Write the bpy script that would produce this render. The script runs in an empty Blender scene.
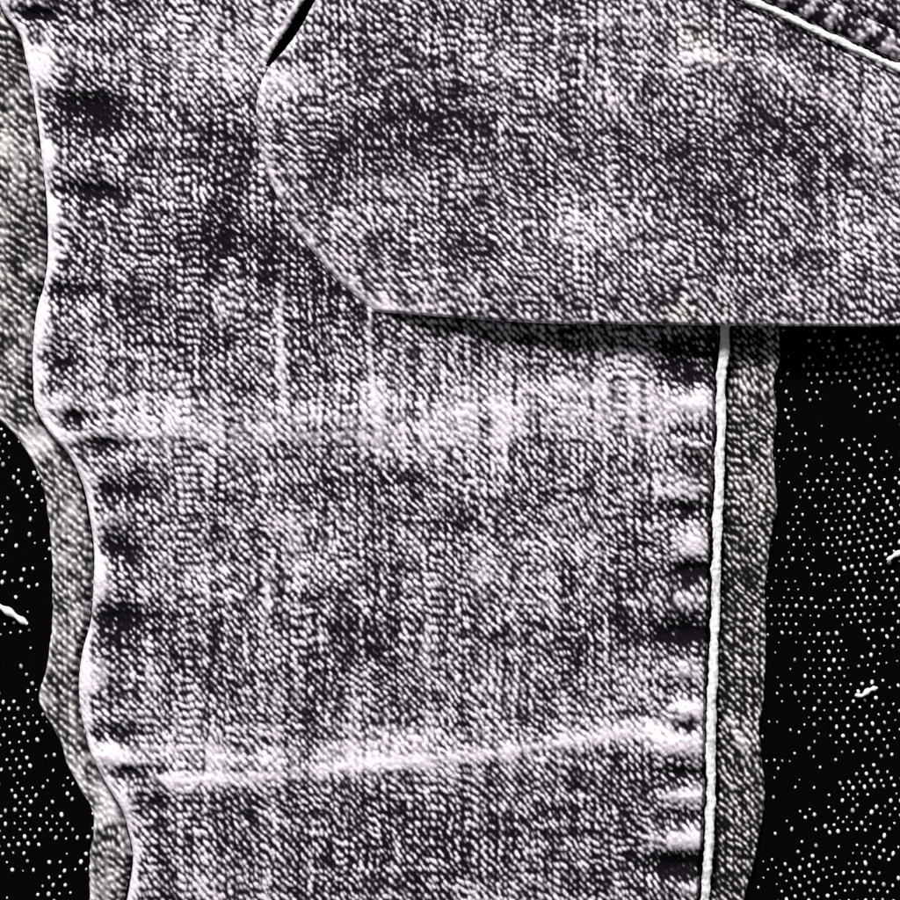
import bpy, math
import numpy as np

# ------------------------------------------------------------------ camera, world, lamps, exposure
S = 0.0002                      # metres per picture unit: the framed patch of cloth is 0.18 m wide
scene = bpy.context.scene
COL = scene.collection
TOP = 15 * S                    # height of the trouser leg's upper face above the table cloth

cam_d = bpy.data.cameras.new('camera')
cam_d.lens = 85.0
cam_d.sensor_width = 36.0
cam_d.clip_start = 0.01
cam_d.clip_end = 50.0
cam = bpy.data.objects.new('camera', cam_d)
COL.objects.link(cam)
cam.location = (0, 0, TOP + 0.18 * 85.0 / 36.0)
cam.rotation_euler = (0, 0, 0)
scene.camera = cam

world = bpy.data.worlds.new('World')
scene.world = world
world.use_nodes = True
bg = world.node_tree.nodes['Background']
bg.inputs[0].default_value = (0.97, 0.98, 1.0, 1)
bg.inputs[1].default_value = 0.15

def area_lamp(name, loc, target, size, power, colour=(1, 1, 1)):
    d = bpy.data.lights.new(name, 'AREA')
    d.shape = 'DISK'
    d.size = size
    d.energy = power
    d.color = colour
    o = bpy.data.objects.new(name, d)
    COL.objects.link(o)
    o.location = loc
    import mathutils
    v = mathutils.Vector(target) - mathutils.Vector(loc)
    o.rotation_euler = v.to_track_quat('-Z', 'Y').to_euler()
    return o

area_lamp('raking_lamp', (-0.26, 1.15, 1.05), (0, 0, 0), 0.36, 42.0, (1.0, 0.985, 0.97))

scene.view_settings.view_transform = 'Standard'
scene.view_settings.look = 'None'
scene.view_settings.gamma = 1.0
scene.view_settings.use_curve_mapping = False
scene.view_settings.exposure = 0.0

# ------------------------------------------------------------------ numpy noise and weave
def hsh(a, b, s):
    a = a.astype(np.int64); b = b.astype(np.int64)
    h = (a * 374761393 + b * 668265263 + np.int64(s) * 1442695041) & 0xFFFFFFFF
    h = ((h ^ (h >> 13)) * 1274126177) & 0xFFFFFFFF
    h = ((h ^ (h >> 16)) * 2246822519) & 0xFFFFFFFF
    return ((h ^ (h >> 15)) & 0xFFFFFF) / float(0xFFFFFF)

def vnoise(x, y, s):
    xi = np.floor(x); yi = np.floor(y)
    fx = x - xi; fy = y - yi
    fx = fx * fx * (3 - 2 * fx); fy = fy * fy * (3 - 2 * fy)
    a = hsh(xi, yi, s); b = hsh(xi + 1, yi, s)
    c = hsh(xi, yi + 1, s); d = hsh(xi + 1, yi + 1, s)
    return (a + (b - a) * fx) * (1 - fy) + (c + (d - c) * fx) * fy - 0.5     # -0.5..0.5

def fbm(x, y, s, n=3):
    t = 0; a = 1.0
    for k in range(n):
        t = t + a * vnoise(x * 2 ** k, y * 2 ** k, s + 17 * k)
        a *= 0.55
    return t

def smooth(a, b, x):
    t = np.clip((x - a) / (b - a), 0, 1)
    return t * t * (3 - 2 * t)

def weave(x, y, seed, dx=4.1, P=8.5, shift=4.4, jit=1.0):
    """height 0..1 of the yarn floats of a right to left twill at cloth position x, y (y runs down)"""
    xw = x + 6.0 * vnoise(x / 47, y / 47, seed + 1) + 1.3 * vnoise(x / 14, y / 14, seed + 2)
    yw = y + 7.0 * vnoise(x / 53, y / 41, seed + 3) + 1.6 * vnoise(x / 14, y / 14, seed + 4)
    broken = 2.6 + 2.6 * smooth(0.0, 0.3, vnoise(x / 60, y / 60, seed + 14))
    c0 = np.floor(xw / dx)
    out = np.zeros_like(x); sec = np.zeros_like(x)
    for dc in (-1, 0, 1):
        c = c0 + dc
        off = c * shift + jit * broken * (hsh(c, c * 0, seed + 5) - 0.5)
        r0 = np.floor((yw - off) / P)
        for dr in (-1, 0, 1):
            r = r0 + dr
            h1 = hsh(c, r, seed + 6); h2 = hsh(c, r, seed + 7); h3 = hsh(c, r, seed + 8); h4 = hsh(c, r, seed + 11)
            ex = xw - (c + 0.5) * dx - jit * 2.0 * (h1 - 0.5)
            ey = yw - off - (r + 0.5) * P - jit * 2.6 * (h2 - 0.5)
            t = 0.95 + 0.5 * (h4 - 0.5)
            ct, st_ = np.cos(t), np.sin(t)
            al = ct * ex + st_ * ey
            ac = st_ * ex - ct * ey
            w = 1.55 + 0.65 * h3
            g = np.exp(-(al / (2.95 + 1.3 * h1)) ** 2 - (ac / w) ** 2) * (0.50 + 0.62 * hsh(c, r, seed + 9))
            sec = sec + 0.22 * np.minimum(out, g)
            out = np.maximum(out, g)
    out = out + sec
    alt = np.clip(0.16 + 0.5 * vnoise(x / 45, y / 45, seed + 15), 0, 0.36)
    out = out * (1 + alt * np.cos(np.pi * xw / dx))
    return out * (1 + 0.50 * fbm(xw / 4.8, yw / 34, seed + 10, 2)) * (1 + 0.45 * fbm(xw / 34, yw / 4.9, seed + 12, 2))

def interp(pts, q, axis=1):
    """smooth curve through traced points: value against y (axis=1) or x (axis=0)"""
    p = np.array(pts, float)
    t = p[:, axis]; v = p[:, 1 - axis]
    m = np.gradient(v, t)
    i = np.clip(np.searchsorted(t, q) - 1, 0, len(t) - 2)
    h = t[i + 1] - t[i]
    u = np.clip((q - t[i]) / h, 0, 1)
    return ((2 * u ** 3 - 3 * u ** 2 + 1) * v[i] + (u ** 3 - 2 * u ** 2 + u) * h * m[i]
            + (-2 * u ** 3 + 3 * u ** 2) * v[i + 1] + (u ** 3 - u ** 2) * h * m[i + 1])

def blobs(x, y, L):
    t = np.zeros_like(x)
    for cx, cy, rx, ry, a in L:
        t += a * np.exp(-((x - cx) / rx) ** 2 - ((y - cy) / ry) ** 2)
    return t

def stroke(x, y, pts, w, a, axis=0):
    """gaussian line along a traced curve, fading at its ends"""
    p = np.array(pts, float)
    q = x if axis == 0 else y
    o = y if axis == 0 else x
    lo, hi = p[0, axis], p[-1, axis]
    c = interp(pts, np.clip(q, lo, hi), axis)
    e = np.clip(np.maximum(lo - q, q - hi), 0, None)
    return a * np.exp(-((o - c) / w) ** 2 - (e / 14.0) ** 2)

# ------------------------------------------------------------------ materials
def nodes(m):
    m.use_nodes = True
    nt = m.node_tree
    return nt, nt.nodes, nt.links, nt.nodes['Principled BSDF']

def denim_material(name, dark, light, stain_col):
    m = bpy.data.materials.new(name)
    nt, N, L, b = nodes(m)
    bl = N.new('ShaderNodeAttribute'); bl.attribute_name = 'bleach'
    st = N.new('ShaderNodeAttribute'); st.attribute_name = 'stain'
    tc = N.new('ShaderNodeTexCoord')
    nz = N.new('ShaderNodeTexNoise')
    nz.inputs['Scale'].default_value = 2300; nz.inputs['Detail'].default_value = 4
    nz.inputs['Roughness'].default_value = 0.65
    L.new(tc.outputs['Object'], nz.inputs['Vector'])
    ma = N.new('ShaderNodeMath'); ma.operation = 'MULTIPLY_ADD'
    ma.inputs[1].default_value = 0.7; ma.inputs[2].default_value = 0.65
    L.new(nz.outputs[0], ma.inputs[0])
    ad = N.new('ShaderNodeMath'); ad.operation = 'MULTIPLY'; ad.use_clamp = True
    L.new(bl.outputs['Fac'], ad.inputs[0]); L.new(ma.outputs[0], ad.inputs[1])
    mx = N.new('ShaderNodeMix'); mx.data_type = 'RGBA'
    mx.inputs['A'].default_value = (*light, 1); mx.inputs['B'].default_value = (*stain_col, 1)
    L.new(st.outputs['Fac'], mx.inputs['Factor'])
    m2 = N.new('ShaderNodeMix'); m2.data_type = 'RGBA'
    m2.inputs['A'].default_value = (*dark, 1)
    L.new(mx.outputs['Result'], m2.inputs['B'])
    L.new(ad.outputs[0], m2.inputs['Factor'])
    L.new(m2.outputs['Result'], b.inputs['Base Color'])
    b.inputs['Roughness'].default_value = 0.95
    b.inputs['Specular IOR Level'].default_value = 0.03
    bp = N.new('ShaderNodeBump'); bp.inputs['Strength'].default_value = 0.35
    bp.inputs['Distance'].default_value = 0.0002
    L.new(nz.outputs[0], bp.inputs['Height']); L.new(bp.outputs[0], b.inputs['Normal'])
    return m

DARK = (0.006, 0.0044, 0.0072)
LIGHT = (0.85, 0.78, 0.87)
M_LEG = denim_material('worn_denim', DARK, LIGHT, (0.78, 0.75, 0.60))
M_FOLD = denim_material('folded_denim', (0.008, 0.0055, 0.0095), (0.80, 0.73, 0.825), (0.80, 0.76, 0.58))
M_CORD = denim_material('bleached_cotton', (0.02, 0.018, 0.021), (0.92, 0.90, 0.93), (0.9, 0.88, 0.8))
M_EDGE = denim_material('seam_denim', (0.006, 0.005, 0.0065), (0.77, 0.725, 0.78), (0.70, 0.68, 0.58))

def plain(name, col, rough=0.9, noise_scale=900, vary=0.3):
    m = bpy.data.materials.new(name)
    nt, N, L, b = nodes(m)
    tc = N.new('ShaderNodeTexCoord')
    nz = N.new('ShaderNodeTexNoise'); nz.inputs['Scale'].default_value = noise_scale
    nz.inputs['Detail'].default_value = 5
    L.new(tc.outputs['Object'], nz.inputs['Vector'])
    mx = N.new('ShaderNodeMix'); mx.data_type = 'RGBA'
    mx.inputs['A'].default_value = (*[c * (1 - vary) for c in col], 1)
    mx.inputs['B'].default_value = (*[min(1, c * (1 + vary)) for c in col], 1)
    L.new(nz.outputs[0], mx.inputs['Factor'])
    L.new(mx.outputs['Result'], b.inputs['Base Color'])
    b.inputs['Roughness'].default_value = rough
    b.inputs['Specular IOR Level'].default_value = 0.02
    bp = N.new('ShaderNodeBump'); bp.inputs['Strength'].default_value = 0.4
    bp.inputs['Distance'].default_value = 0.0003
    L.new(nz.outputs[0], bp.inputs['Height']); L.new(bp.outputs[0], b.inputs['Normal'])
    return m

M_CLOTH = plain('black_cloth', (0.0017, 0.0015, 0.0013), 1.0, 1500, 0.6)
M_FLECK = denim_material('white_fleck', (0.02, 0.02, 0.018), (0.86, 0.86, 0.83), (0.86, 0.84, 0.7))
M_LINT = plain('white_lint', (0.88, 0.88, 0.87), 0.9, 3000, 0.08)

# ------------------------------------------------------------------ mesh helpers
def to_world(X, Y, Z):
    return np.stack([(X - 450) * S, (450 - Y) * S, Z * S], -1)

def add_mesh(name, co, quads, mat, parent=None, attrs=None, tris=None):
    me = bpy.data.meshes.new(name)
    me.vertices.add(len(co))
    me.vertices.foreach_set('co', np.ascontiguousarray(co, np.float32).ravel())
    idx = [quads.ravel()] if quads is not None and len(quads) else []
    tot = [np.full(len(quads), 4)] if quads is not None and len(quads) else []
    if tris is not None and len(tris):
        idx.append(tris.ravel()); tot.append(np.full(len(tris), 3))
    idx = np.concatenate(idx).astype(np.int32); tot = np.concatenate(tot).astype(np.int32)
    me.loops.add(len(idx)); me.polygons.add(len(tot))
    me.loops.foreach_set('vertex_index', idx)
    me.polygons.foreach_set('loop_start', np.concatenate([[0], np.cumsum(tot)[:-1]]).astype(np.int32))
    me.polygons.foreach_set('use_smooth', np.ones(len(tot), bool))
    for k, v in (attrs or {}).items():
        a = me.attributes.new(k, 'FLOAT', 'POINT')
        a.data.foreach_set('value', np.ascontiguousarray(v, np.float32).ravel())
    me.update(calc_edges=True)
    me.materials.append(mat)
    o = bpy.data.objects.new(name, me)
    COL.objects.link(o)
    if parent: o.parent = parent
    return o

def grid_quads(ny, nx, base=0, flip=False):
    i = np.arange(ny - 1)[:, None] * nx + np.arange(nx - 1)[None, :]
    q = np.stack([i, i + nx, i + nx + 1, i + 1], -1).reshape(-1, 4) + base
    return q[:, ::-1] if flip else q

def sheet(name, X, Y, Z, bleach, stain, mat, parent, drop=2.0, inset=3.0, keep=None):
    """one cloth layer as a grid; its rim turns down and back under, so the edge has thickness"""
    ny, nx = X.shape
    def ring(A, d):
        A = np.pad(A, 1, mode='edge')
        return A
    # rim: one more row all round, pulled inward and down
    Xp, Yp, Zp, Bp, Sp = (np.pad(A, 1, mode='edge') for A in (X, Y, Z, bleach, stain))
    cx, cy = X.mean(), Y.mean()
    nxm = np.zeros_like(Xp); nym = np.zeros_like(Xp)
    def unit(ax, ay):
        l = np.sqrt(ax ** 2 + ay ** 2) + 1e-6
        return ax / l, ay / l
    a, b_ = unit(X[:, min(8, nx - 1)] - X[:, 0], Y[:, min(8, nx - 1)] - Y[:, 0]); nxm[1:-1, 0] = a; nym[1:-1, 0] = b_
    a, b_ = unit(X[:, -min(9, nx)] - X[:, -1], Y[:, -min(9, nx)] - Y[:, -1]); nxm[1:-1, -1] = a; nym[1:-1, -1] = b_
    a, b_ = unit(X[min(8, ny - 1)] - X[0], Y[min(8, ny - 1)] - Y[0]); nxm[0, 1:-1] = a; nym[0, 1:-1] = b_
    a, b_ = unit(X[-min(9, ny)] - X[-1], Y[-min(9, ny)] - Y[-1]); nxm[-1, 1:-1] = a; nym[-1, 1:-1] = b_
    edge = np.zeros_like(Xp, bool); edge[0] = edge[-1] = True; edge[:, 0] = edge[:, -1] = True
    Xp = Xp + nxm * inset; Yp = Yp + nym * inset
    Zp = np.where(edge, Zp - drop, Zp)
    q = grid_quads(ny + 2, nx + 2)
    if keep is not None:
        k = keep(Xp, Yp).ravel()
        q = q[k[q].all(1)]
    co = to_world(Xp, Yp, Zp).reshape(-1, 3)
    return add_mesh(name, co, q, mat, parent, {'bleach': Bp.ravel(), 'stain': Sp.ravel()})

def empty(name, loc, label, cat, group=None):
    o = bpy.data.objects.new(name, None)
    COL.objects.link(o)
    o.location = loc
    o['label'] = label; o['category'] = cat
    if group: o['group'] = group
    return o

# ------------------------------------------------------------------ traced outlines
LEFT_EDGE = [(-20, -60), (-4, -10), (3, 12), (15, 27), (25, 60), (33, 100), (38, 133), (43, 177), (46, 207), (47, 240),
             (46, 267), (42, 288), (37, 305), (33, 333), (32, 383), (35, 410), (47, 430), (67, 453), (80, 480),
             (88, 513), (93, 553), (92, 593), (88, 627), (82, 650), (78, 690), (82, 723), (90, 753), (107, 787),
             (120, 807), (128, 833), (132, 853), (129, 885), (122, 920), (118, 960)]
STRIP_EDGE = [(-70, -60), (-60, 200), (-40, 360), (-16, 405), (0, 423), (10, 433), (27, 457), (38, 480), (45, 513),
              (49, 560), (50, 597), (48, 640), (42, 677), (37, 703), (47, 723), (57, 740), (65, 767), (77, 790),
              (87, 807), (92, 827), (88, 853), (87, 897), (86, 930), (84, 960)]
RIDGE = [(732, 200), (728, 290), (725, 333), (722, 367), (721, 433), (719, 487), (717, 533), (716, 593), (714, 650),
         (712, 700), (711, 750), (711, 800), (708, 853), (705, 897), (701, 960)]
RIGHT_EDGE = [(790, 200), (784, 300), (781, 333), (782, 357), (776, 380), (779, 413), (776, 443), (777, 480), (779, 507),
              (773, 540), (767, 597), (768, 630), (767, 667), (764, 710), (761, 727), (763, 757), (767, 797), (762, 833),
              (755, 867), (747, 897), (735, 960)]
FOLD_LEFT = [(350, -60), (322, -10), (315, 1), (299, 30), (284, 50), (269, 67), (260, 85), (256, 110), (258, 140), (266, 170), (278, 200), (294, 229),
             (315, 255), (338, 281), (374, 312)]
FOLD_BOTTOM = [(374, 312), (420, 316), (480, 321), (550, 325), (620, 326), (700, 327), (800, 328), (900, 328), (980, 327)]
PIPING = [(690, -28), (740, 1), (767, 12), (800, 28), (833, 43), (867, 59), (898, 72), (980, 104)]
SLIT_LIP = [(336, -60), (310, -10), (303, 0), (285, 30), (272, 50), (263, 68)]

# puckers of the trouser leg along its two seams: x, y, half width, half height, depth
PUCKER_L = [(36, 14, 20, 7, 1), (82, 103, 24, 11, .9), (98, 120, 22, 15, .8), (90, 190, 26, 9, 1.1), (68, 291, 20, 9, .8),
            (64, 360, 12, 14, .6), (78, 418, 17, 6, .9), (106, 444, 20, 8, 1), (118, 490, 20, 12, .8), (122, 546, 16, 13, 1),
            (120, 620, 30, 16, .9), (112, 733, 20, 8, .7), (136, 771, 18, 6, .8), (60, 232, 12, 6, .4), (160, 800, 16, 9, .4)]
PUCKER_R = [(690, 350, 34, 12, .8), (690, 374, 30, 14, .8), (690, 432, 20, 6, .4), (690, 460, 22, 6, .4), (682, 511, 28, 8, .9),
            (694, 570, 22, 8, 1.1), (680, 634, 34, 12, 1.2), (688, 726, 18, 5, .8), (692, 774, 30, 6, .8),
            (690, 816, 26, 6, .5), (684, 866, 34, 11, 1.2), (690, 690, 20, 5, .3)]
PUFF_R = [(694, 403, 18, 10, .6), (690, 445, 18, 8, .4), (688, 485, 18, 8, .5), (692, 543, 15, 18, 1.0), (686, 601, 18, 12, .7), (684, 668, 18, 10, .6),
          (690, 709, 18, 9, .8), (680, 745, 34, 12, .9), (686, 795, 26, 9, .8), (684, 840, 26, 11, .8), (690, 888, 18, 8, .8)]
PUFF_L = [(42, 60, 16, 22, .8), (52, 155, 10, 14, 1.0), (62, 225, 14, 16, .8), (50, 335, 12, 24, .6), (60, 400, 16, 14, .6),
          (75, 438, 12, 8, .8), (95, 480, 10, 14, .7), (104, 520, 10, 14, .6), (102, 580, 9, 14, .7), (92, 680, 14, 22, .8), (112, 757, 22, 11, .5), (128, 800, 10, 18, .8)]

# ------------------------------------------------------------------ setting: the black cloth underneath
def ground_height(x, y):
    return 1.6 * fbm(x / 70, y / 60, 301, 3) - 1.5

gx = np.linspace(-260, 1160, 360); gy = np.linspace(-260, 1160, 360)
GX, GY = np.meshgrid(gx, gy)
GZ = ground_height(GX, GY) + 0.5 * fbm(GX / 7, GY / 7, 311, 2)
ground = add_mesh('ground_cloth', to_world(GX, GY, GZ).reshape(-1, 3), grid_quads(360, 360), M_CLOTH)
ground['kind'] = 'structure'
ground['label'] = 'black woven cloth with white flecks lying under the denim'

# white flecks of yarn standing out of the black cloth
rng = np.random.default_rng(5)
SPH = []
rings, segs = 3, 6
for i in range(1, rings + 1):
    th = math.pi / 2 * (i / rings) * 1.15
    for j in range(segs):
        a = 2 * math.pi * j / segs
        SPH.append((math.sin(th) * math.cos(a), math.sin(th) * math.sin(a), math.cos(th)))
SPH = np.array([(0, 0, 1)] + SPH)
STRI = [(0, 1 + j, 1 + (j + 1) % segs) for j in range(segs)]
for i in range(rings - 1):
    for j in range(segs):
        a = 1 + i * segs + j; b = 1 + i * segs + (j + 1) % segs
        STRI += [(a, a + segs, b + segs), (a, b + segs, b)]
STRI = np.array(STRI)
ii, jj = np.meshgrid(np.arange(-40, 170), np.arange(-40, 170))
ii = ii.ravel(); jj = jj.ravel()
fx = ii * 9.6 + (jj % 2) * 4.8 - 60.0
fy = jj * 8.2 - ii * 1.1 - 60.0
fx = fx + 22 * vnoise(fx / 90, fy / 90, 41) + rng.uniform(-0.8, 0.8, len(fx))
fy = fy + 24 * vnoise(fx / 85, fy / 85, 42) + rng.uniform(-0.8, 0.8, len(fy))
dens = 0.62 + 0.95 * fbm(fx / 55, fy / 55, 43, 2) - 0.13 * (fx < 130) + 0.13 * smooth(560, 800, fy) * (fx > 700)
leg_shade = np.exp(-np.clip(fx - interp(RIGHT_EDGE, np.clip(fy, 200, 960)), 0, 400) / 26.0) * (fx > 600)  # leg's shade on the flecks, strongest at its right edge
dens -= 0.45 * leg_shade
keep = (rng.uniform(0, 1, len(fx)) < dens) & (fx > -60) & (fx < 960) & (fy > -60) & (fy < 960)
keep &= (fx < interp(STRIP_EDGE, np.clip(fy, -60, 960)) + 3) | (fx > interp(RIGHT_EDGE, np.clip(fy, 200, 960)) - 3)
fx = fx[keep]; fy = fy[keep]; leg_shade = leg_shade[keep]; n = len(fx)
size = rng.uniform(0.3, 1.0, n) ** 0.7 * (1 - 0.35 * leg_shade)
rx = 2.1 * size * rng.uniform(0.85, 1.1, n); ry = 2.5 * size * rng.uniform(0.85, 1.3, n); rz = 2.0 * size
ang = rng.uniform(-0.5, 0.3, n)
v = SPH[None] * np.stack([rx, ry, rz], -1)[:, None, :]
ca, sa = np.cos(ang)[:, None], np.sin(ang)[:, None]
VX = v[..., 0] * ca - v[..., 1] * sa + fx[:, None]
VY = v[..., 0] * sa + v[..., 1] * ca + fy[:, None]
VZ = v[..., 2] + ground_height(fx, fy)[:, None] + 0.1 - 0.7 * (1 - size)[:, None]
tri = (STRI[None] + (np.arange(n) * len(SPH))[:, None, None]).reshape(-1, 3)[:, ::-1]
fl = add_mesh('white_fleck', to_world(VX, VY, VZ).reshape(-1, 3), None, M_FLECK, ground, {'bleach': np.repeat(rng.uniform(0.4, 1.25, n) * (1 - 0.4 * leg_shade), len(SPH)), 'stain': np.zeros(n * len(SPH))}, tris=tri)  # flecks beside the leg painted dimmer to stand for its shade
fl['kind'] = 'stuff'

# ------------------------------------------------------------------ the trouser leg
leg = empty('denim_trouser_leg', (0, 0, 0), 'faded grey denim trouser leg with puckered white seam on black cloth', 'trouser leg')
STEP = 1.1

def bleach_of(g, W, fine, gain=1.95):
    p = gain * (g - 0.47) + 0.36 + 1.25 * W + fine
    p = np.where(p < 0.08, 0.08 * np.exp(np.minimum(0, (p - 0.08)) / 0.16), p)      # the darkest dye never goes flat
    p = np.where(p > 0.8, 1 - 0.2 * np.exp(-np.maximum(0, p - 0.8) / 0.2), p)
    fill = 0.75 * smooth(0.12, 0.75, W + 0.25 * fine)
    return np.clip(p + (1 - p) * fill, 0, 1)

# front panel
ys = np.arange(-60, 960, STEP)
xl = interp(LEFT_EDGE, ys); xr = interp(RIDGE, ys) - 4.6
ncol = int(690 / STEP)
s = np.linspace(0, 1, ncol)
# finer columns at the rolled left edge
X = xl[:, None] + (xr - xl)[:, None] * s[None, :]
Y = np.repeat(ys[:, None], ncol, 1)
dl = X - xl[:, None]; dr = xr[:, None] - X
g = weave(X, Y, 11)
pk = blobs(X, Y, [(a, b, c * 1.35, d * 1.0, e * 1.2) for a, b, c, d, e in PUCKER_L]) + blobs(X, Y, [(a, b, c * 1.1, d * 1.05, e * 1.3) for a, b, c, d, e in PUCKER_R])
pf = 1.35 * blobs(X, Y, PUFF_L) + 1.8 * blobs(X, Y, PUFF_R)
BAND1 = [(60, 436), (120, 432), (220, 424), (330, 420), (450, 418), (560, 408), (640, 402), (715, 398)]
BAND2 = [(110, 752), (160, 776), (220, 778), (300, 772), (380, 763), (450, 757), (520, 749), (600, 737), (650, 730), (712, 724)]
BAND2B = [(100, 738), (200, 748), (320, 752), (420, 748)]
W = (0.20 * fbm(X / 75, Y / 75, 21, 3) + 0.15 * fbm(X / 22, Y / 26, 22, 2)
     + 0.30 * fbm(X / 6.5, Y / 70, 23, 2) + 0.22 * fbm(X / 80, Y / 7, 24, 2))
W += stroke(X, Y, BAND1, 27, 0.25)
W += stroke(X, Y, BAND2, 6, 0.26) + stroke(X, Y, BAND2, 20, 0.15) + stroke(X, Y, BAND2B, 26, 0.16)
W += stroke(X, Y, [(283, 285), (281, 330), (284, 395)], 5, 0.40, 1) + stroke(X, Y, [(371, 312), (370, 350), (374, 395)], 4, 0.46, 1)
W += stroke(X, Y, [(430, 640), (425, 690), (432, 730)], 9, 0.15, 1) + stroke(X, Y, [(268, 595), (262, 640)], 3, 0.3, 1)
W += stroke(X, Y, [(498, 400), (502, 470), (498, 520)], 8, 0.14, 1) + stroke(X, Y, [(175, 800), (178, 860)], 4, .16, 1)
W += stroke(X, Y, [(476, 780), (480, 830), (478, 890)], 8, 0.16, 1)
W += 1.4 * blobs(X, Y, [(225, 255, 75, 45, -.24), (160, 125, 60, 30, -.10), (330, 265, 45, 30, -.16), (180, 340, 45, 30, -.10), (150, 60, 90, 45, .06),
                  (520, 345, 130, 14, -.10), (580, 620, 60, 45, -.15), (350, 620, 60, 40, -.10), (250, 640, 60, 40, -.05),  # wide flat blob below the fold: its cast shadow painted into the bleach
                  (430, 850, 80, 40, -.12), (330, 845, 40, 40, -.08), (610, 800, 60, 50, -.06), (370, 480, 70, 14, -.14), (300, 690, 70, 40, .04),
                  (570, 480, 60, 25, -.06), (140, 395, 80, 25, .10), (20, 2, 20, 8, .3), (240, 150, 40, 50, -.08),
                  (470, 560, 60, 40, .06), (200, 560, 60, 40, .03), (640, 560, 40, 60, -.04), (230, 30, 120, 30, .05), (640, 690, 50, 40, .05)])
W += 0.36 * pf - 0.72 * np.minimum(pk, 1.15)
# abraded left edge
W += (0.95 + 0.5 * vnoise(Y / 21, Y * 0, 31)) * np.exp(-(dl / (9.0 + 8 * vnoise(Y / 17, Y * 0, 32))) ** 2)
fine = 0.42 * fbm(X / 3.4, Y / 3.4, 25, 2)
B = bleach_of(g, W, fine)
Z = 15 + 0.8 * g + 0.9 * fbm(X / 3.4, Y / 3.4, 25, 2)
Z += 3.0 * fbm(X / 110, Y / 80, 26, 2) + 1.0 * fbm(X / 25, Y / 25, 27, 2)
Z += stroke(X, Y, BAND1, 28, 2.2) + stroke(X, Y, BAND2, 9, 0.9) + stroke(X, Y, BAND2, 28, 1.6)
Z += stroke(X, Y, [(371, 312), (370, 350), (374, 395)], 4, 2.0, 1) + stroke(X, Y, [(283, 285), (281, 330), (284, 395)], 5, 1.6, 1)
Z += 3.2 * pf - 5.5 * pk
# pillow towards both edges, rolled down at the left edge, sunk groove at the seam
Z += 1.5 * np.exp(-((dl - 12) / 14) ** 2)
Z -= 7.0 * (1 - np.sqrt(np.clip(1 - np.clip(1 - dl / 6.0, 0, 1) ** 2, 0, 1)))
Z -= 16.0 * (1 - smooth(0, 5.5, dr))
under = smooth(0, 30, Y - 0) * 0
# sunk where the folded layer lies on it
d_in = np.minimum(X - interp(FOLD_LEFT, np.clip(ys, -60, 312))[:, None], np.where(X < 374, 312, interp(FOLD_BOTTOM, np.clip(X, 374, 980), 0)) - Y)
Z -= 8.0 * smooth(-3, 12, d_in)
# slit in the top: right of its lip the panel dives under the fold
lipx = interp(SLIT_LIP, np.clip(ys, -60, 66))[:, None]
open_ = smooth(70, 54, Y)
dlip = X - lipx
Z += 3.5 * open_ * np.exp(-((dlip + 4) / 6) ** 2)
Z -= open_ * 4.0 * smooth(0, 4, dlip)
W2 = open_ * np.exp(-((dlip + 3) / 3.2) ** 2)
B = np.clip(B + 0.6 * W2, 0, 1)
stain = np.zeros_like(X)
def not_slit(x, y):
    d = x - interp(SLIT_LIP, np.clip(y, -60, 66))
    return ~((d > 2.5) & (d < 34) & (y < 66))
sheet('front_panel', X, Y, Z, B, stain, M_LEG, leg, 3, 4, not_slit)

# the raised white seam on the right: a corded roll with thread ribs
def cord(name, pts, axis, r, z0, mat, parent, seed, q0, q1, bl=0.95, wob=0.8):
    q = np.arange(q0, q1, 1.0)
    c = interp(pts, q, axis)
    px, py = (c, q) if axis == 1 else (q, c)
    tx, ty = np.gradient(px), np.gradient(py)
    l = np.sqrt(tx ** 2 + ty ** 2); nx_, ny_ = -ty / l, tx / l
    na = 18
    a = np.linspace(0, 2 * np.pi, na, endpoint=False)
    Q, A = np.meshgrid(q, a, indexing='ij')
    rib = 0.16 * np.sin(Q * 2 * np.pi / 6.3 + A * 1.0 + 3 * vnoise(Q / 15, A * 0, seed)) + 1.5 * fbm(Q / 4.5, A * 1.6, seed + 1, 3)
    R = r + rib * 0.8 + 1.2 * vnoise(Q / 13, A * 0, seed + 2) + 0.6 * vnoise(Q / 3.6, A * 1.9, seed + 4)
    off = wob * 1.6 * vnoise(q / 11, q * 0, seed + 3)
    X = px[:, None] + nx_[:, None] * (R * np.cos(A) + off[:, None])
    Y = py[:, None] + ny_[:, None] * (R * np.cos(A) + off[:, None])
    Z = z0 + 0.75 * R * np.sin(A)
    B = np.clip(bl + 0.35 * rib + 0.5 * fbm(Q / 4, A * 2, seed + 5, 2) + 0.4 * np.minimum(0.12, vnoise(Q / 17, A, seed + 6)), 0, 1)
    n, m = X.shape
    i = np.arange(n - 1)[:, None] * m; j = np.arange(m)[None, :]; k = (j + 1) % m
    quads = np.stack([i + j, i + k, i + m + k, i + m + j], -1).reshape(-1, 4)
    return add_mesh(name, to_world(X, Y, Z).reshape(-1, 3), quads, mat, parent, {'bleach': B.ravel(), 'stain': B.ravel() * 0})

cord('seam_ridge', RIDGE, 1, 4.6, 15.5, M_CORD, leg, 71, 210, 955)

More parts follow.
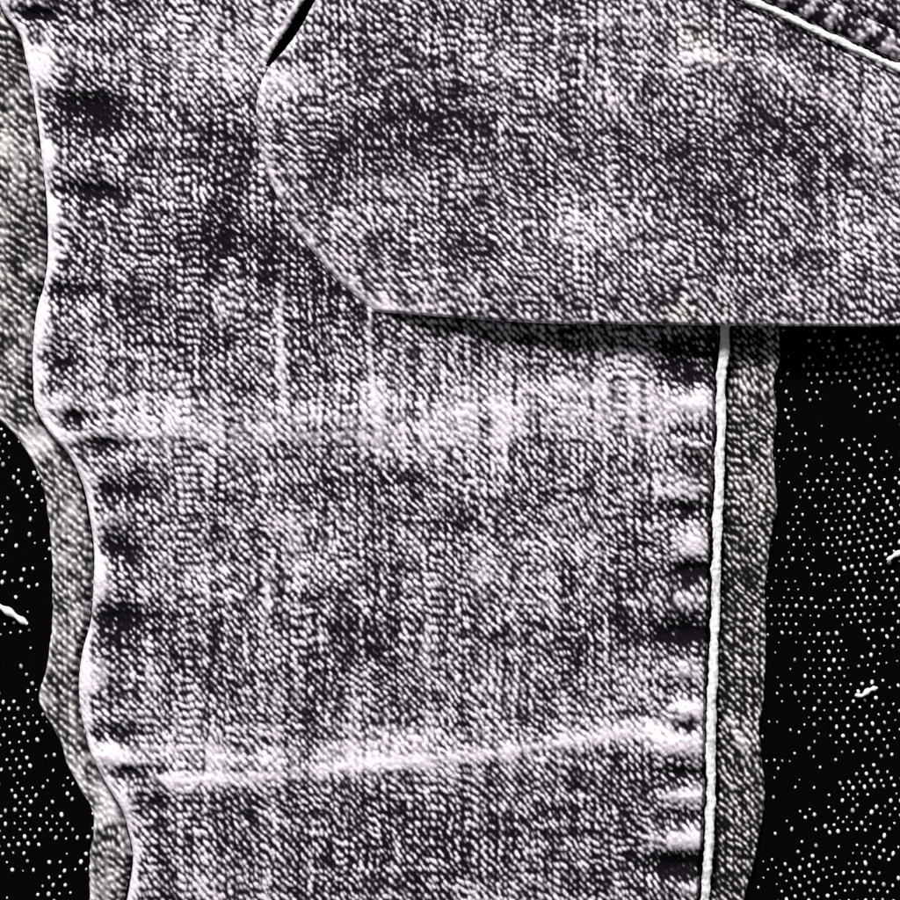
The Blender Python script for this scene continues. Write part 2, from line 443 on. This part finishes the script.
# right seam allowance
ys = np.arange(210, 955, 1.15)
xa = interp(RIDGE, ys) + 5.8; xb = interp(RIGHT_EDGE, ys) + 1.2 * vnoise(ys / 7, ys * 0, 81)
s = np.linspace(0, 1, 56)
X = xa[:, None] + (xb - xa)[:, None] * s[None]; Y = np.repeat(ys[:, None], 56, 1)
da = X - xa[:, None]; db = xb[:, None] - X
g = weave(X, Y, 111, 4.2, 8.6, 4.9, 1.0)
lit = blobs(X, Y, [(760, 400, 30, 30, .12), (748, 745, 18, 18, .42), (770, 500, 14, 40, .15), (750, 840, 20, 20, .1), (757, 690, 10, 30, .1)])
W = 0.45 * fbm(X / 14, Y / 18, 121, 3) - 0.18 + lit + 0.30 * np.exp(-(db / 4.5) ** 2) - 0.16 * np.exp(-(da / 14) ** 2)  # last term paints the ridge's shade into the bleach
B = bleach_of(g, W, 0.36 * fbm(X / 3.2, Y / 3.2, 122, 2))
Z = 7.0 + 2.4 * g + 2.0 * fbm(X / 30, Y / 24, 123, 2) - 10.5 * np.exp(-(da / 10.5) ** 2) + 2.0 * smooth(10, 35, da)
Z += 3.0 * blobs(X, Y, [(752, 742, 20, 14, 1), (760, 408, 20, 20, .7), (762, 512, 20, 12, .5)])
Z -= 8.0 * (1 - np.sqrt(np.clip(1 - np.clip(1 - db / 5.0, 0, 1) ** 2, 0, 1)))
st = blobs(X, Y, [(772, 505, 12, 12, .8)])
sheet('seam_allowance', X, Y, Z, B, st, M_EDGE, leg, 2, 3)

# back panel showing as a strip along the left
ys = np.arange(-60, 958, 1.2)
xa = interp(STRIP_EDGE, ys) + 1.4 * vnoise(ys / 8, ys * 0, 91); xb = interp(LEFT_EDGE, ys) + 14
s = np.linspace(0, 1, 76)
X = xa[:, None] + (xb - xa)[:, None] * s[None]; Y = np.repeat(ys[:, None], 76, 1)
da = X - xa[:, None]; dbk = (xb[:, None] - 14) - X
g = weave(X, Y * 1.05, 131, 5.0, 9.6, 4.8, 1.0)
lit = blobs(X, Y, [(28, 438, 30, 14, .40), (75, 770, 16, 16, .30), (105, 815, 14, 16, .45), (60, 480, 10, 20, .12), (8, 120, 16, 60, .08), (2, 60, 20, 40, -.05), (10, 250, 14, 30, -.12)])
W = 0.45 * fbm(X / 14, Y / 18, 141, 3) + 0.12 + lit + 0.28 * np.exp(-(da / 4.0) ** 2)
B = bleach_of(g, W, 0.25 * fbm(X / 3.2, Y / 3.2, 142, 2), 1.5)
Z = 6.0 + 2.2 * g + 2.5 * fbm(X / 30, Y / 26, 143, 2) - 10.0 * smooth(9, 1, dbk)
Z -= 6.5 * (1 - np.sqrt(np.clip(1 - np.clip(1 - da / 5.0, 0, 1) ** 2, 0, 1)))
st = 0.3 * smooth(440, 380, Y) * smooth(34, 10, X) + 0.12
bp = sheet('back_panel', X, Y, Z, B, st, M_EDGE, leg, 2, 3)

# ------------------------------------------------------------------ the folded denim lying over the leg
fold = empty('folded_denim', (0, 0, 0), 'upper layer of folded grey denim overlapping the trouser leg, piped seam at its corner', 'denim')
y0 = np.arange(-60, 312.5, STEP)
ncol = int(690 / STEP)
s = np.linspace(0, 1, ncol) ** 1.0
xl0 = interp(FOLD_LEFT, y0)
X = xl0[:, None] + (975 - xl0)[:, None] * s[None]
Y0 = np.repeat(y0[:, None], ncol, 1)
yb = interp(FOLD_BOTTOM, np.clip(X, 374, 980), 0)
yb = np.where(X < 374, 312, yb)
Y = -60 + (Y0 + 60) * (yb + 60) / 372.0
dl = np.sqrt(1.0) * (X - xl0[:, None]) * 0.85
db = yb - Y
g = weave(X, Y, 211)
W = (0.16 * fbm(X / 80, Y / 80, 221, 3) + 0.12 * fbm(X / 24, Y / 24, 222, 2)
     + 0.20 * fbm(X / 6, Y / 60, 223, 2) + 0.18 * fbm(X / 60, Y / 6.5, 224, 2)) - 0.05
W += 0.22 * np.exp(-(dl / 6) ** 2) + 0.08 * np.exp(-(dl / 30) ** 2)
W += 0.22 * np.exp(-(db / 5) ** 2) + 0.07 * np.exp(-(db / 24) ** 2)
W += stroke(X, Y, [(560, 40), (590, 75), (620, 115), (650, 150)], 12, .22) + stroke(X, Y, [(690, 60), (760, 72), (815, 92), (850, 118), (870, 160)], 11, .30)
W += stroke(X, Y, [(751, 15), (750, 100), (752, 180), (750, 262)], 2.5, -.22, 1) + stroke(X, Y, [(705, 272), (740, 274), (785, 273)], 2.5, -.22)
W += stroke(X, Y, [(435, 50), (436, 90), (434, 140)], 2.5, -.2, 1) + stroke(X, Y, [(651, 95), (650, 160), (652, 230)], 2.5, -.14, 1) + stroke(X, Y, [(845, 110), (843, 200)], 2.5, -.16, 1)
W += stroke(X, Y, [(262, 150), (290, 210), (330, 262), (374, 306)], 7, 0.15)
W += 2.3 * blobs(X, Y, [(285, 82, 22, 16, .12), (420, 130, 55, 32, -.16), (790, 150, 48, 32, -.20), (650, 150, 50, 30, -.13), (340, 35, 40, 25, -.08),
                  (700, 45, 22, 22, .08), (500, 65, 28, 20, .10), (610, 20, 80, 14, .10), (840, 220, 60, 50, .04), (440, 240, 60, 30, -.08),
                  (400, 190, 30, 14, .10), (570, 230, 50, 30, .08), (330, 165, 30, 40, -.08), (730, 215, 60, 20, -.06), (430, 290, 60, 18, .05), (880, 110, 30, 40, .08)])
B = bleach_of(g, W, 0.42 * fbm(X / 3.4, Y / 3.4, 225, 2))
lift = 2.0 + 11.0 * smooth(372, 430, X) * smooth(190, 300, Y) + 8.0 * smooth(300, 760, X) * smooth(40, 280, Y) + 9 * smooth(330, 620, X)
Z = 18 + lift + 0.8 * g + 0.9 * fbm(X / 3.4, Y / 3.4, 225, 2)
Z += 4.0 * fbm(X / 120, Y / 90, 226, 2) + 1.0 * fbm(X / 25, Y / 25, 227, 2)
Z += stroke(X, Y, [(560, 40), (590, 75), (620, 115), (650, 150)], 14, 2.5) + stroke(X, Y, [(690, 60), (760, 72), (815, 92), (850, 118), (870, 160)], 12, 2.5)
Z -= 6.0 * (1 - np.sqrt(np.clip(1 - np.clip(1 - dl / 12.0, 0, 1) ** 2, 0, 1)))
Z -= 6.0 * (1 - np.sqrt(np.clip(1 - np.clip(1 - db / 4.0, 0, 1) ** 2, 0, 1)))
pc = interp(PIPING, np.clip(X, 690, 980), 0)
dp = Y - pc                                            # below the piped seam > 0
onp = smooth(680, 700, X)
Z -= onp * 6.0 * np.exp(-((dp - 4) / 4) ** 2)
Z -= onp * 7.0 * smooth(2, -6, dp) * smooth(-46, -36, dp)
st = 0.6 * blobs(X, Y, [(695, 38, 20, 16, .7), (678, 314, 16, 14, .7), (715, 310, 10, 10, .4), (720, 60, 16, 10, .4)])
sheet('fold_panel', X, Y, Z, B, st, M_FOLD, fold, 4, 5)

zf = 34
cord('piping', PIPING, 0, 3.3, zf, M_CORD, fold, 171, 700, 972, 0.98, 0.4)

# felled band above the piping: a puffed rope of denim between two grooves
q = np.arange(705, 972, 1.15)
c = interp(PIPING, q, 0)
off = np.linspace(9, 34, 26)
sl = np.gradient(c, q); nl = np.sqrt(1 + sl ** 2)
X = q[:, None] + (sl / nl)[:, None] * off[None]
Y = c[:, None] - (1 / nl)[:, None] * off[None]
t = np.linspace(-1, 1, 26)[None] + 0 * X
g = weave(X, Y, 231, 5.0, 9.0, 5.0, 1.2)
puff = 0.5 + 0.5 * np.sin((X + 0.4 * Y) * 2 * np.pi / 31.0 + 4 * vnoise(X / 30, Y / 30, 232))
W = -0.45 + 0.85 * puff + 0.3 * fbm(X / 8, Y / 8, 233, 2)
B = bleach_of(g, W, 0.2 * fbm(X / 3, Y / 3, 234, 2))
Z = zf - 8 + (6.0 + 3 * puff) * np.sqrt(np.clip(1 - t ** 2, 0, 1)) + 1.8 * g
sheet('felled_band', X, Y, Z, B, X * 0, M_FOLD, fold, 1, 1.5)

# ------------------------------------------------------------------ bits of lint on the black cloth
def lint(pts, r, label):
    p = np.array(pts, float)
    t = np.linspace(0, len(p) - 1, 10 * (len(p) - 1) + 1)
    P = np.stack([np.interp(t, np.arange(len(p)), p[:, k]) for k in range(2)], -1)
    k = np.array([1, 2, 3, 2, 1]) / 9
    Pp = np.pad(P, ((2, 2), (0, 0)), mode='edge')
    P = np.stack([np.convolve(Pp[:, j], k, 'valid') for j in range(2)], -1)
    d = np.gradient(P, axis=0); d /= np.linalg.norm(d, axis=1)[:, None] + 1e-9
    nrm = np.stack([-d[:, 1], d[:, 0]], -1)
    u = np.linspace(0, 1, len(P))
    R = r * (0.35 + 0.65 * np.sin(np.pi * np.clip(u, 0.04, 0.96)) ** 0.5) * (1 + 0.3 * np.sin(u * 17))
    a = np.linspace(0, 2 * np.pi, 10, endpoint=False)
    base = P.mean(0)
    X = P[:, 0, None] + nrm[:, 0, None] * R[:, None] * np.cos(a)
    Y = P[:, 1, None] + nrm[:, 1, None] * R[:, None] * np.cos(a)
    Z = 2.0 + r + 0.9 * R[:, None] * np.sin(a) + 0.8 * np.sin(u * 6)[:, None]
    n = len(P); m = 10
    i = np.arange(n - 1)[:, None] * m; j = np.arange(m)[None]; kk = (j + 1) % m
    quads = np.stack([i + j, i + kk, i + m + kk, i + m + j], -1).reshape(-1, 4)
    caps = []
    o = add_mesh('lint', to_world(X, Y, Z).reshape(-1, 3), quads, M_LINT)
    o['label'] = label; o['category'] = 'lint'; o['group'] = 'lint on the black cloth'
    return o

lint([(-16, 600), (-2, 607), (8, 613), (18, 620), (26, 625)], 3.4, 'thick white lint thread on black cloth left of the trouser leg')
lint([(857, 696), (864, 697), (870, 692), (875, 690), (880, 689)], 2.4, 'short bent white lint on black cloth, lower of the two at right')
lint([(889, 561), (896, 556), (906, 551), (914, 549)], 2.4, 'white lint on black cloth, cut by the photo\'s right border')
